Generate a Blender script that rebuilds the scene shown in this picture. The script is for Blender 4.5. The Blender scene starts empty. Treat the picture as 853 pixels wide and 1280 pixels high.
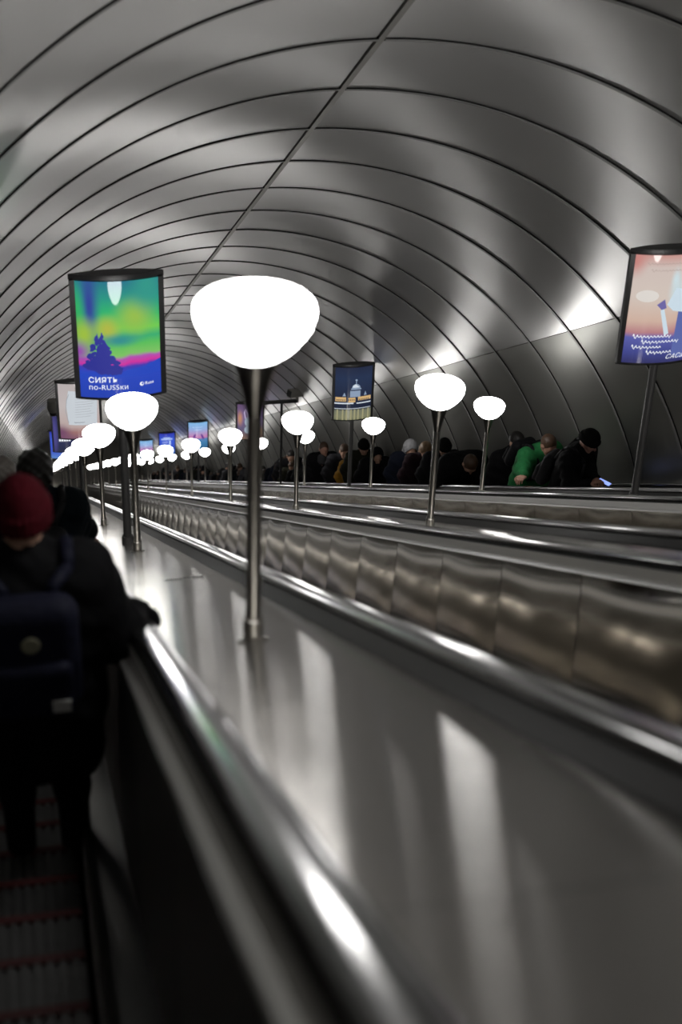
import bpy, math, random
import numpy as np
from mathutils import Matrix, Vector
random.seed(7); rng = np.random.default_rng(5)
SC = bpy.context.scene
COL = SC.collection

# ------------------------------------------------------------------ frame of the sloping tunnel
TH = math.radians(30); CT, ST = math.cos(TH), math.sin(TH)
EYE = 1.64                       # camera height over the step line
def W(x, h, t):                  # x across, h square to the slope, t down the slope -> world
    return Vector((x, t*CT + h*ST, -t*ST + h*CT + EYE))
SLOPE = Matrix.Rotation(-TH, 4, 'X')
def M_slope(x, h, t): return Matrix.Translation(W(x, h, t)) @ SLOPE

# ------------------------------------------------------------------ camera
FPX, VX, VY, ROLL = 1955.35, 52.54, 597.196, -0.0771
_s = np.array([VX-426.5, VY-640, FPX]); _s /= np.linalg.norm(_s)
_u = np.array([math.sin(ROLL), -math.cos(ROLL), 0.0])
_n = _u - _s*(_u@_s); _n /= np.linalg.norm(_n)
_r = np.cross(_s, _n); _r = _r if _r[0] > 0 else -_r
def _cw(i):                      # a camera axis written in world axes
    return Vector((_r[i], _s[i]*CT + _n[i]*ST, -_s[i]*ST + _n[i]*CT))
cx_, cy_, cz_ = _cw(0), _cw(1), _cw(2)
cam = bpy.data.cameras.new('camera'); camo = bpy.data.objects.new('camera', cam); COL.objects.link(camo)
camo.matrix_world = Matrix(((cx_.x, -cy_.x, -cz_.x, 0), (cx_.y, -cy_.y, -cz_.y, 0), (cx_.z, -cy_.z, -cz_.z, EYE), (0, 0, 0, 1)))
cam.sensor_fit = 'VERTICAL'; cam.sensor_height = 36; cam.sensor_width = 24
cam.lens = FPX*36/1280; cam.clip_start = .05; cam.clip_end = 400
cam.dof.use_dof = True; cam.dof.focus_distance = 20; cam.dof.aperture_fstop = 1.8; cam.dof.aperture_blades = 9
SC.camera = camo
def on_x(px, py, x):             # pixel -> point of the vertical plane x = const that runs down the tunnel
    d = np.array([px-426.5, py-640, FPX]); k = x/(d@_r); return x, (d@_n)*k, (d@_s)*k

# ------------------------------------------------------------------ world, exposure
wd = bpy.data.worlds.new('world'); SC.world = wd; wd.use_nodes = True
wd.node_tree.nodes['Background'].inputs[0].default_value = (.02, .02, .022, 1)
wd.node_tree.nodes['Background'].inputs[1].default_value = .2
SC.view_settings.view_transform = 'Standard'; SC.view_settings.look = 'None'
SC.view_settings.gamma = 1; SC.view_settings.use_curve_mapping = False
SC.view_settings.exposure = 0.0
LAMP = 14.8                       # radiance of the lamp globes
SC.cycles.use_denoising = True; SC.cycles.sampling_pattern = 'TABULATED_SOBOL'
SC.cycles.max_bounces = 10; SC.cycles.glossy_bounces = 6; SC.cycles.diffuse_bounces = 4
SC.cycles.sample_clamp_indirect = 3; SC.cycles.caustics_reflective = True; SC.cycles.blur_glossy = 2.0

# ------------------------------------------------------------------ materials
def nmat(name):
    m = bpy.data.materials.new(name); m.use_nodes = True
    return m, m.node_tree.nodes, m.node_tree.links, m.node_tree.nodes['Principled BSDF']
def mat(name, col, rough=.5, metal=0, noise=None, bump=None, spec=.5, coat=0, aniso=0, stretch=(1, 1, 1)):
    """noise=(scale, amount) varies colour and roughness, bump=(scale, strength, distance) the relief"""
    m, N, L, b = nmat(name)
    b.inputs['Base Color'].default_value = (*col, 1); b.inputs['Roughness'].default_value = rough
    b.inputs['Metallic'].default_value = metal; b.inputs['Specular IOR Level'].default_value = spec
    b.inputs['Coat Weight'].default_value = coat; b.inputs['Coat Roughness'].default_value = .08
    if aniso:
        b.inputs['Anisotropic'].default_value = aniso
        cv = N.new('ShaderNodeCombineXYZ'); cv.inputs[1].default_value = 1
        vt = N.new('ShaderNodeVectorTransform'); vt.vector_type = 'VECTOR'; vt.convert_from = 'OBJECT'; vt.convert_to = 'WORLD'
        L.new(cv.outputs[0], vt.inputs[0]); L.new(vt.outputs[0], b.inputs['Tangent'])
    if noise or bump:
        tc = N.new('ShaderNodeTexCoord'); oi = N.new('ShaderNodeObjectInfo')
        mp = N.new('ShaderNodeMapping'); mp.inputs['Scale'].default_value = stretch
        ad = N.new('ShaderNodeVectorMath'); ad.operation = 'MULTIPLY_ADD'
        cm = N.new('ShaderNodeCombineXYZ')
        for i in range(3): L.new(oi.outputs['Random'], cm.inputs[i])
        L.new(cm.outputs[0], ad.inputs[0]); ad.inputs[1].default_value = (37, 53, 71)
        L.new(tc.outputs['Object'], mp.inputs[0]); L.new(mp.outputs[0], ad.inputs[2])
    if noise:
        nz = N.new('ShaderNodeTexNoise'); nz.inputs['Scale'].default_value = noise[0]; nz.inputs['Detail'].default_value = 5
        L.new(ad.outputs[0], nz.inputs['Vector'])
        cr = N.new('ShaderNodeMix'); cr.data_type = 'RGBA'; a = noise[1]
        cr.inputs['A'].default_value = (*[c*(1-a) for c in col], 1); cr.inputs['B'].default_value = (*[min(1, c*(1+a)) for c in col], 1)
        L.new(nz.outputs['Fac'], cr.inputs['Factor']); L.new(cr.outputs['Result'], b.inputs['Base Color'])
        mr = N.new('ShaderNodeMapRange'); mr.inputs['To Min'].default_value = rough*.75; mr.inputs['To Max'].default_value = min(1, rough*1.25)
        L.new(nz.outputs['Fac'], mr.inputs['Value']); L.new(mr.outputs[0], b.inputs['Roughness'])
    if bump:
        nb = N.new('ShaderNodeTexNoise'); nb.inputs['Scale'].default_value = bump[0]; nb.inputs['Detail'].default_value = 0
        L.new(ad.outputs[0], nb.inputs['Vector'])
        bp = N.new('ShaderNodeBump'); bp.inputs['Strength'].default_value = bump[1]; bp.inputs['Distance'].default_value = bump[2]
        L.new(nb.outputs['Fac'], bp.inputs['Height']); L.new(bp.outputs[0], b.inputs['Normal'])
    return m
def emis(name, col, strength, gloss=False):
    m, N, L, b = nmat(name)
    b.inputs['Base Color'].default_value = (*[c*.2 for c in col], 1)
    b.inputs['Emission Color'].default_value = (*col, 1); b.inputs['Emission Strength'].default_value = strength
    b.inputs['Roughness'].default_value = .06 if gloss else .5
    return m
MT = {
 'vault': mat('satin_vault_steel', (.78, .772, .76), .33, .88, aniso=.8),
 'lower': mat('dull_wall_steel', (.34, .34, .315), .40, .8, aniso=.6),
 'black': mat('black_joint', (.012, .012, .012), .8),
 'ribcap': mat('grey_joint_cap', (.34, .335, .32), .5, .5),
 'ridge': mat('ridge_strip_metal', (.36, .35, .32), .45, .7),
 'deck': mat('rolled_deck_steel', (.57, .55, .52), .17, 1, (6, .05), (2.2, .10, .012), aniso=.955, stretch=(1, .45, 1)),
 'panel': mat('polished_panel_steel', (.66, .625, .57), .085, 1, (2, .05), (1.3, .12, .012)),
 'guide': mat('handrail_guide_steel', (.03, .029, .027), .6, .2, spec=.2),
 'strip': mat('bright_trim_steel', (.86, .85, .83), .45, .9),
 'rubber': mat('glossy_black_rubber', (.022, .022, .022), .16, 0, (9, .2), None, spec=.7, coat=.6),
 'pole': mat('brushed_pole_steel', (.55, .53, .49), .28, 1),
 'cone': mat('lamp_cup_metal', (.20, .19, .175), .3, 1),
 'poleg': mat('grey_painted_pole', (.16, .16, .16), .4, .5),
 'globe': emis('lamp_globe_glass', (1.0, .98, .955), LAMP),
 'frame': mat('black_frame_plastic', (.04, .04, .041), .35, 0),
 'step': mat('step_aluminium', (.10, .10, .10), .5, .7, (20, .2)),
 'red': mat('red_step_edge', (.07, .004, .005), .6),
 'skirt': mat('dark_skirt_finish', (.035, .035, .036), .35, .2),
 'floor': mat('truss_floor', (.03, .03, .03), .9),
 'plaster': mat('hall_plaster', (.42, .40, .37), .8, 0, (3, .1)),
 'camgrey': mat('camera_housing_grey', (.30, .29, .27), .5),
 'white': mat('white_print', (.7, .7, .68), .6),
}

# ------------------------------------------------------------------ mesh helpers
def mesh(name, v, f, mats=(), smooth=False, mi=None):
    me = bpy.data.meshes.new(name); me.from_pydata([tuple(p) for p in v], [], [tuple(q) for q in f])
    for m in mats: me.materials.append(MT[m] if isinstance(m, str) else m)
    if mi is not None: me.polygons.foreach_set('material_index', np.asarray(mi, dtype=np.int32))
    if smooth: me.polygons.foreach_set('use_smooth', np.ones(len(me.polygons), dtype=bool))
    me.update(); return me
def obj(name, me, parent=None, mw=None):
    o = bpy.data.objects.new(name, me); COL.objects.link(o)
    if parent is not None: o.parent = parent
    if mw is not None: o.matrix_basis = mw
    return o
def tag(o, label=None, cat=None, group=None, kind=None):
    if label: o['label'] = label
    if cat: o['category'] = cat
    if group: o['group'] = group
    if kind: o['kind'] = kind
    return o
def empty(name, mw=None): return obj(name, None, None, mw)
class B:
    """collects shapes for one mesh"""
    def __init__(s): s.v = []; s.f = []; s.mi = []
    def add(s, v, f, mi=0):
        o = len(s.v); s.v += [tuple(p) for p in v]; s.f += [tuple(i+o for i in q) for q in f]; s.mi += [mi]*len(f); return s
    def box(s, x0, x1, y0, y1, z0, z1, mi=0):
        v = [(x, y, z) for z in (z0, z1) for y in (y0, y1) for x in (x0, x1)]
        return s.add(v, [(0, 2, 3, 1), (4, 5, 7, 6), (0, 1, 5, 4), (2, 6, 7, 3), (0, 4, 6, 2), (1, 3, 7, 5)], mi)
    def lathe(s, prof, seg=28, mi=0, c=(0, 0)):
        v = []; f = []
        for r, z in prof:
            for k in range(seg):
                a = 2*math.pi*k/seg; v.append((c[0]+r*math.cos(a), c[1]+r*math.sin(a), z))
        for i in range(len(prof)-1):
            for k in range(seg):
                k2 = (k+1) % seg; f.append((i*seg+k, i*seg+k2, (i+1)*seg+k2, (i+1)*seg+k))
        f.append(tuple(range(seg))[::-1]); f.append(tuple((len(prof)-1)*seg+k for k in range(seg)))
        return s.add(v, f, mi)
    def sweep(s, prof, ys, mi=0, closed=False, caps=True):      # profile (x, z) swept along local y
        n = len(prof); v = [(x, y, z) for y in ys for x, z in prof]; f = []
        m = n if closed else n-1
        for i in range(len(ys)-1):
            for k in range(m):
                k2 = (k+1) % n; f.append((i*n+k, i*n+k2, (i+1)*n+k2, (i+1)*n+k))
        if closed and caps: f.append(tuple(range(n))); f.append(tuple((len(ys)-1)*n+k for k in range(n))[::-1])
        return s.add(v, f, mi)
    def tube(s, pts, r, seg=10, mi=0):
        pts = [Vector(p) for p in pts]; rr = r if isinstance(r, (list, tuple)) else [r]*len(pts)
        v = []; f = []
        for i, p in enumerate(pts):
            d = (pts[min(i+1, len(pts)-1)]-pts[max(i-1, 0)]).normalized()
            a = d.cross(Vector((0, 0, 1)) if abs(d.z) < .9 else Vector((1, 0, 0))).normalized(); b = d.cross(a)
            for k in range(seg):
                w = 2*math.pi*k/seg; v.append(p + (a*math.cos(w)+b*math.sin(w))*rr[i])
        for i in range(len(pts)-1):
            for k in range(seg):
                k2 = (k+1) % seg; f.append((i*seg+k, i*seg+k2, (i+1)*seg+k2, (i+1)*seg+k))
        f.append(tuple(range(seg))[::-1]); f.append(tuple((len(pts)-1)*seg+k for k in range(seg)))
        return s.add(v, f, mi)
    def me(s, name, mats, smooth=False): return mesh(name, s.v, s.f, mats, smooth, s.mi)
def autosmooth(me, ang=40):
    me.polygons.foreach_set('use_smooth', np.ones(len(me.polygons), dtype=bool))
    me.set_sharp_from_angle(angle=math.radians(ang)); return me

# ------------------------------------------------------------------ sizes taken from the photograph
RAD, CX, CN = 4.2, 2.706, -1.139          # vault circle
RIB0, RIBD = 11.373, 1.511                # first joint in view, joint spacing
T0, T1 = -15.0, 112.0
DECKS = [(.70, -.635), (3.09, -.635), (5.51, -.612)]
LAMP0, LAMPD = 5.565, 6.91
NOSE = -1.42                              # step nosing line
PHB = math.radians(35); PHE = math.radians(7.6)

# ------------------------------------------------------------------ vault
def arc(ph, rad): return (CX + rad*math.cos(ph), CN + rad*math.sin(ph))
def shell(name, a0, a1, rad, m, n=40):
    b = B(); prof = [arc(a0+(a1-a0)*i/n, rad) for i in range(n+1)]
    b.sweep(prof, [T0, T1]); return obj(name, b.me(name, [m], True), None, M_slope(0, 0, 0))
ceil = tag(shell('ceiling', PHB, math.pi-PHB, RAD+.022, 'black'), 'dark backing of the arched tunnel vault behind its steel panels', 'ceiling', kind='structure')
wallr = tag(shell('wall_right', PHE, PHB, RAD+.022, 'black', 12), 'lower right tunnel wall behind the standing passengers', 'wall', kind='structure')
walll = tag(shell('wall_left', math.pi-PHB, math.pi-PHE, RAD+.022, 'black', 12), 'lower left tunnel wall beside the nearest escalator', 'wall', kind='structure')
GAP = .030
def vpanel(name, a0, a1, m, n, length=RIBD, seed=0):
    b = B(); L0, L1 = GAP/2, length-GAP/2
    prof = [a0+(a1-a0)*i/n for i in range(n+1)]
    ys = [L0]+[L0+(L1-L0)*i/10 for i in range(11)]+[L1]
    rd = [.03]+[0]*11+[.03]                                       # flanges folded back at both ends
    rs = random.Random(seed); wv = [(rs.uniform(2.2, 7)*rs.choice((-1, 1)), rs.uniform(2, 5.5), rs.uniform(0, 6.28), rs.uniform(.0006, .0013)) for _ in range(4)]   # sheet metal is never quite flat
    v = []; f = []; nn = n+1
    for y, d in zip(ys, rd):
        for ph in prof:
            x, h = arc(ph, RAD+d+sum(a*math.sin(p*ph*1.6+q*y+r) for p, q, r, a in wv)); v.append((x, y, h))
    for i in range(len(ys)-1):
        for k in range(n): f.append((i*nn+k, i*nn+k+1, (i+1)*nn+k+1, (i+1)*nn+k))
    b.add(v, f); return autosmooth(b.me(name, [m]), 35)
e = .004/RAD
PM = [([vpanel('vault_panel', PHB+e, math.pi/2-.026/RAD, 'vault', 34, seed=i) for i in range(4)], 'vault_panel', ceil),
      ([vpanel('vault_panel', math.pi/2+.046/RAD, math.pi-PHB-e, 'vault', 34, seed=10+i) for i in range(4)], 'vault_panel', ceil),
      ([vpanel('wall_panel', PHE, PHB-e, 'lower', 12, seed=20)], 'wall_panel', wallr),
      ([vpanel('wall_panel', math.pi-PHB+e, math.pi-PHE, 'lower', 12, seed=21)], 'wall_panel', walll)]
def rib(a0, a1, n):                       # proud joint cover: black rubber towards the viewer, grey cap
    b = B(); prof = [a0+(a1-a0)*i/n for i in range(n+1)]; nn = n+1; v = []; f = []; mi = []
    lv = [(-.026, .02), (-.026, -.010), (-.022, -.013), (.030, -.013), (.034, .02)]
    for y, d in lv:
        for ph in prof: x, h = arc(ph, RAD+d); v.append((x, y, h))
    for i in range(4):
        for k in range(n): f.append((i*nn+k, i*nn+k+1, (i+1)*nn+k+1, (i+1)*nn+k)); mi.append(1 if i == 2 else 0)
    b.add(v, f); b.mi = mi; return autosmooth(b.me('joint_rib', ['black', 'ribcap']), 35)
PM += [([rib(PHB, math.pi/2-.026/RAD, 26)], 'joint_rib', ceil), ([rib(math.pi/2+.026/RAD, math.pi-PHB, 26)], 'joint_rib', ceil), ([rib(PHE, PHB, 12)], 'joint_rib', wallr), ([rib(math.pi-PHB, math.pi-PHE, 12)], 'joint_rib', walll)]
k0 = math.ceil((T0-RIB0)/RIBD); k1 = int((T1-RIB0)/RIBD)-1
far = {i: B() for i in range(8)}
for k in range(k0, k1+1):
    t = RIB0 + k*RIBD
    for i, (ms, nm, par) in enumerate(PM):
        me = ms[random.randrange(len(ms))]
        if 0 <= t < 52: obj(nm, me, par, Matrix.Translation((0, t, 0)))
        else: far[i].add([(v.co.x, v.co.y+t, v.co.z) for v in me.vertices], [p.vertices for p in me.polygons]); far[i].mi[-len(me.polygons):] = [p.material_index for p in me.polygons]
for i, (ms, nm, par) in enumerate(PM):
    me = ms[0]; fn_ = 'distant_panels' if i < 4 else 'distant_joint_ribs'; tag(obj(fn_, autosmooth(far[i].me(fn_, list(me.materials)), 35), par), kind='stuff')
rb = B(); rb.sweep([arc(math.pi/2+w/RAD, RAD+d) for w, d in ((-.025, .02), (-.025, -.006), (.024, -.006), (.024, .02))], [T0, T1])
obj('ridge_strip', rb.me('ridge_strip', ['ridge']), ceil)
# floor of the shaft, lower side walls and the two ends
fb = B().box(-1.7, 7.05, T0, T1, -2.35, -2.2)
tag(obj('floor', fb.me('floor', ['floor']), None, M_slope(0, 0, 0)), 'dark shaft floor below the escalator steps', 'floor', kind='structure')
for nm, x0, x1, lb in (('trim_1', arc(math.pi-PHE, RAD)[0]-.15, arc(math.pi-PHE, RAD)[0]+.012, 'plinth below the left tunnel wall'), ('trim_2', arc(PHE, RAD)[0]-.012, arc(PHE, RAD)[0]+.15, 'plinth below the right tunnel wall')):
    hb = arc(PHE, RAD)[1]
    tag(obj(nm, B().box(x0, x1, T0, T1, -2.2, hb-.004).me(nm, ['skirt']), None, M_slope(0, 0, 0)), lb, 'trim', kind='structure')
def endwall(name, t, lb, m):
    v = [(CX, t, CN-1.3)] + [(arc(a, RAD+.05)[0], t, arc(a, RAD+.05)[1]) for a in [PHE-.3+(math.pi-2*PHE+.6)*i/40 for i in range(41)]]
    tag(obj(name, mesh(name, v, [(0, i, i+1) for i in range(1, 41)]+[(0, 41, 1)], [m]), None, M_slope(0, 0, 0)), lb, 'wall', kind='structure')
endwall('wall_back', T1, 'plain wall closing the far lower end of the tunnel', 'plaster')
endwall('wall_front', T0, 'plain wall closing the upper end of the tunnel behind the viewer', 'plaster')

# ------------------------------------------------------------------ balustrades between the escalators
PITCH = 1.375; PAN0 = 6.066               # steel side panels: pitch and one joint
PLATE = LAMPD/2
def rail_prof(c):                          # rounded hand rail, closed
    return [(c+.05*math.copysign(abs(math.cos(a))**.75, math.cos(a)), .066+.024*math.copysign(abs(math.sin(a))**.8, math.sin(a))) for a in [2*math.pi*i/16 for i in range(16)]]
def side_panel(sgn, wt, wb, hb, m='panel'):
    b = B(); nx, nz = 8, 5; v = []; f = []; L0 = PITCH-.014
    for i in range(nx+1):
        for j in range(nz+1):
            u, w = i/nx, j/nz
            bulge = .0065*(1-(2*u-1)**2)*(1-.6*(2*w-1)**2)
            v.append((sgn*(wt+(wb-wt)*w+bulge), .007+L0*u, -.038+(hb+.038)*w))
    for i in range(nx):
        for j in range(nz): f.append((i*(nz+1)+j, (i+1)*(nz+1)+j, (i+1)*(nz+1)+j+1, i*(nz+1)+j+1))
    n0 = len(v)
    ring = [i*(nz+1) for i in range(nx+1)]+[nx*(nz+1)+j for j in range(1, nz+1)]+[i*(nz+1)+nz for i in range(nx-1, -1, -1)]+[j for j in range(nz-1, 0, -1)]
    v += [(v[i][0]-sgn*.02, v[i][1], v[i][2]) for i in ring]
    for i in range(len(ring)): j = (i+1) % len(ring); f.append((ring[i], ring[j], n0+j, n0+i))
    b.add(v, f); return autosmooth(b.me('side_panel', [m]), 40)
SP = {(-1, 'dark'): side_panel(-1, .48, .51, -.70, 'skirt'),  # same dark material as the skirts, darker than the other side panels
      (-1, 'tilt'): side_panel(-1, .48, .598, -.70),
      (1, 'slope'): side_panel(1, .48, .51, -.70), (-1, 'slope'): side_panel(-1, .48, .51, -.70),
      (1, 'steep'): side_panel(1, .47, .485, -.70), (-1, 'steep'): side_panel(-1, .47, .485, -.70)}
pb = B()                                    # one deck plate, slightly dished and turned down at its joints
ys = [.002, .002, PLATE*.25, PLATE*.5, PLATE*.75, PLATE-.002, PLATE-.002]; zs = [-.02, 0, 0, 0, 0, 0, -.02]
for_prof = [(-.30, 0), (-.15, 0), (0, 0), (.15, 0), (.30, 0)]
pv = [(x, y, z+dz) for y, z in zip(ys, zs) for x, dz in for_prof]
pb.add(pv, [(i*5+k, i*5+k+1, (i+1)*5+k+1, (i+1)*5+k) for i in range(len(ys)-1) for k in range(4)])
PLATE_ME = autosmooth(pb.me('deck_plate', ['deck']), 40)
def balustrade(x, h, label, sides, plates=True):
    root = empty('balustrade', M_slope(x, h, 0)); tag(root, label, 'balustrade', 'steel balustrades between the escalators')
    if plates:
        fb = B(); n = math.ceil((T0-LAMP0)/PLATE)
        while LAMP0+n*PLATE < T1-PLATE:
            t = LAMP0+n*PLATE
            if -4 < t < 48: obj('deck_plate', PLATE_ME, root, Matrix.Translation((0, t, 0)))
            else: fb.add([(v.co.x, v.co.y+t, v.co.z) for v in PLATE_ME.vertices], [p.vertices for p in PLATE_ME.polygons])
            n += 1
        tag(obj('distant_deck_plates', autosmooth(fb.me('distant_deck_plates', ['deck'])), root), kind='stuff')
    for s, kind in sides:
        g = B().sweep([(s*w, d) for w, d in ((.285, -.012), (.29, .003), (.30, .008), (.338, .046), (.43, .046), (.442, .0), (.442, -.03))], [T0, T1])
        tag(obj('handrail_guide', autosmooth(g.me('handrail_guide', ['guide'])), root))
        g = B().sweep([(s*w, z) for w, z in rail_prof(.385)], [T0, T1], closed=True)
        tag(obj('handrail', autosmooth(g.me('handrail', ['rubber']), 60), root), 'glossy black rubber handrail')
        wt = .47 if kind == 'steep' else .48
        g = B().sweep([(s*.4425, .034), (s*.447, .036), (s*.449, -.016), (s*(wt-.004), -.027), (s*wt, -.036), (s*(wt-.01), -.05)], [T0, T1])
        obj('edge_trim', autosmooth(g.me('edge_trim', ['strip'])), root)
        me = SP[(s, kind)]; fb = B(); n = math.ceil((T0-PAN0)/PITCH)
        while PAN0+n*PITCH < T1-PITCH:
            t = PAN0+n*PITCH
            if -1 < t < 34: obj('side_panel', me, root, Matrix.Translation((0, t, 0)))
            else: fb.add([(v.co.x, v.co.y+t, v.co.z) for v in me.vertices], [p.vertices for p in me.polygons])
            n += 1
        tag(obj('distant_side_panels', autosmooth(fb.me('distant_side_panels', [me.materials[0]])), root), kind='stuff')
        wb = {'slope': .51, 'dark': .51, 'steep': .485, 'tilt': .598}[kind]; wl = .51 if kind == 'steep' else .655
        g = B().sweep([(s*(wb-.01), -.69), (s*(wb+.012), -.70), (s*(wl-.02), -.735), (s*wl, -.75), (s*wl, -1.1)], [T0, T1])
        obj('skirt_board', autosmooth(g.me('skirt_board', ['skirt'])), root)
        g = B().sweep([(s*(wl-.035), -.728), (s*(wl-.03), -.715), (s*(wl-.012), -.715), (s*(wl-.004), -.735)], [T0, T1])
        obj('skirt_moulding', autosmooth(g.me('skirt_moulding', ['guide'])), root)
    return root
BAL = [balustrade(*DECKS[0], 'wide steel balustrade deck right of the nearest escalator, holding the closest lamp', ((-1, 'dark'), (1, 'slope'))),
       balustrade(*DECKS[1], 'middle steel balustrade deck with wavy mirror-like side panels', ((-1, 'tilt'), (1, 'slope'))),
       balustrade(*DECKS[2], 'steel balustrade deck in front of the crowded far escalator', ((-1, 'slope'), (1, 'steep'))),
       balustrade(-1.67, -.635, 'narrow balustrade along the left tunnel wall', ((1, 'slope'),), False),
       balustrade(7.175, -.635, 'narrow balustrade along the right tunnel wall behind the passengers', ((-1, 'steep'),), False)]
for x0, x1, par in ((.2, .29, BAL[3]), (-.29, -.30, BAL[4])):
    obj('wall_ledge', B().box(min(x0, x1), max(x0, x1), T0, T1, -.03, .0).me('wall_ledge', ['guide']), par)
# loudspeaker grille let into the nearest deck
gb = B().box(-.12, .12, -.045, .045, -.004, .003)
gr = obj('speaker_grille', gb.me('speaker_grille', ['strip']), BAL[0], Matrix.Translation((.06, 8.98, .0)))
slot = B().box(-.008, .008, -.035, .035, .003, .0045).me('grille_slot', ['black'])
for i in range(9): obj('grille_slot', slot, gr, Matrix.Translation((-.096+.024*i, 0, 0)))

# ------------------------------------------------------------------ escalator steps
STEPP = .4/CT
def step_mesh(w):
    b = B(); n = 26                       # ridged tread, nosing strip, riser below
    x0 = -w/2
    for i in range(n):
        a = x0+w*i/n; b.box(a, a+w/n*.55, -.40, -.028, -.012, 0)
    b.box(x0, -x0, -.40, -.0, -.03, -.012); b.box(x0, -x0, -.024, 0, -.03, -.24)
    return b.me('step', ['step'])
def escalator(xc, w, label, t_in):
    root = empty('escalator', Matrix.Translation(W(xc, NOSE, 0))); tag(root, label, 'escalator', 'parallel escalators of the tunnel')
    sm = step_mesh(w); edge = B().box(-w/2, w/2, -.026, .003, -.03, .002).me('step_edge', ['red'])
    fb = B(); k = int((T0+1)/STEPP)
    while True:
        t = 4.25+k*STEPP
        k += 1
        if t < T0+1: continue
        if t > T1-1: break
        y, z = t*CT, -t*ST
        if t_in[0] < t < t_in[1]:
            s = obj('step', sm, root, Matrix.Translation((0, y, z))); obj('step_edge', edge, s)
        else:
            fb.box(-w/2, w/2, y-.4, y, z-.24, z)
    tag(obj('distant_steps', fb.me('distant_steps', ['step']), root), kind='stuff')
    return root
escalator(-.476, .99, 'nearest escalator with dark ridged steps, carrying the person in a red beanie', (2.2, 14))
escalator(1.895, .99, 'empty escalator between the first two balustrade decks', (0, 0))
escalator(4.30, .99, 'empty escalator between the middle and the far balustrade decks', (0, 0))
escalator((DECKS[2][0]+.53+7.175-.53)/2, 7.175-.53-DECKS[2][0]-.53, 'crowded far escalator along the right tunnel wall', (0, 0))
def tread(x, y):                          # height of the tread under a point
    k = math.ceil((y-ST*NOSE-4.25*CT-1e-6)/.4); t = 4.25+k*STEPP
    return W(x, NOSE, t).z

# ------------------------------------------------------------------ lamps
ORD = ['first', 'second', 'third', 'fourth', 'fifth', 'sixth', 'seventh', 'eighth', 'ninth', 'tenth', 'eleventh', 'twelfth', 'thirteenth', 'fourteenth', 'fifteenth', 'sixteenth', 'seventeenth', 'eighteenth']
Z0 = 1.292
gl = B().lathe([(.060, Z0-.170), (.074, Z0-.164), (.092, Z0-.154), (.119, Z0-.134), (.146, Z0-.107), (.168, Z0-.079), (.184, Z0-.052), (.1925, Z0-.026), (.1955, Z0-.002), (.193, Z0+.014), (.180, Z0+.028), (.15, Z0+.038), (.10, Z0+.0455), (.05, Z0+.048), (.012, Z0+.0485)], 28)
GLOBE = gl.me('globe', ['globe'], True)
CUP = autosmooth(B().lathe([(.027, .91), (.030, .93), (.040, .98), (.054, 1.04), (.070, 1.098), (.079, 1.122), (.082, 1.134), (.076, 1.138)], 32).me('cup', ['cone']))
POLE = autosmooth(B().lathe([(.0265, -.06), (.0265, .935)], 24).me('pole', ['pole']))
COLLAR = autosmooth(B().lathe([(.036, -.05), (.036, .085), (.033, .098), (.0265, .102)], 24).me('base_collar', ['pole']))
FLANGE = autosmooth(B().lathe([(.058, -.006), (.058, .004), (.054, .007), (.036, .008)], 24).me('base_flange', ['pole']))
ROWN = ['nearest balustrade deck', 'middle balustrade deck', 'balustrade deck before the crowd']
def lamp(row, k):
    x, h = DECKS[row]; p = W(x, h, LAMP0+LAMPD*k)
    r = empty('bowl_lamp', Matrix.Translation(p))
    if k < 0: lb = f'white bowl lamp, {ORD[-k-1]} behind the viewer on the {ROWN[row]}'
    else:
        n = k+1 if row == 0 else (k if row == 1 else k-1)
        lb = f'white bowl lamp, {ORD[n-1]} from the viewer on the {ROWN[row]}' if n > 0 else f'white bowl lamp outside the picture on the {ROWN[row]}' + (', nearest' if k == 0 else '')
    tag(r, lb, 'lamp', 'bowl lamps along the balustrades')
    obj('globe', GLOBE, r); obj('cup', CUP, r); obj('pole', POLE, r); obj('base_collar', COLLAR, r)
    obj('base_flange', FLANGE, r, SLOPE.copy())
for row in range(3):
    for k in range(-2, 15): lamp(row, k)

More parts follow.
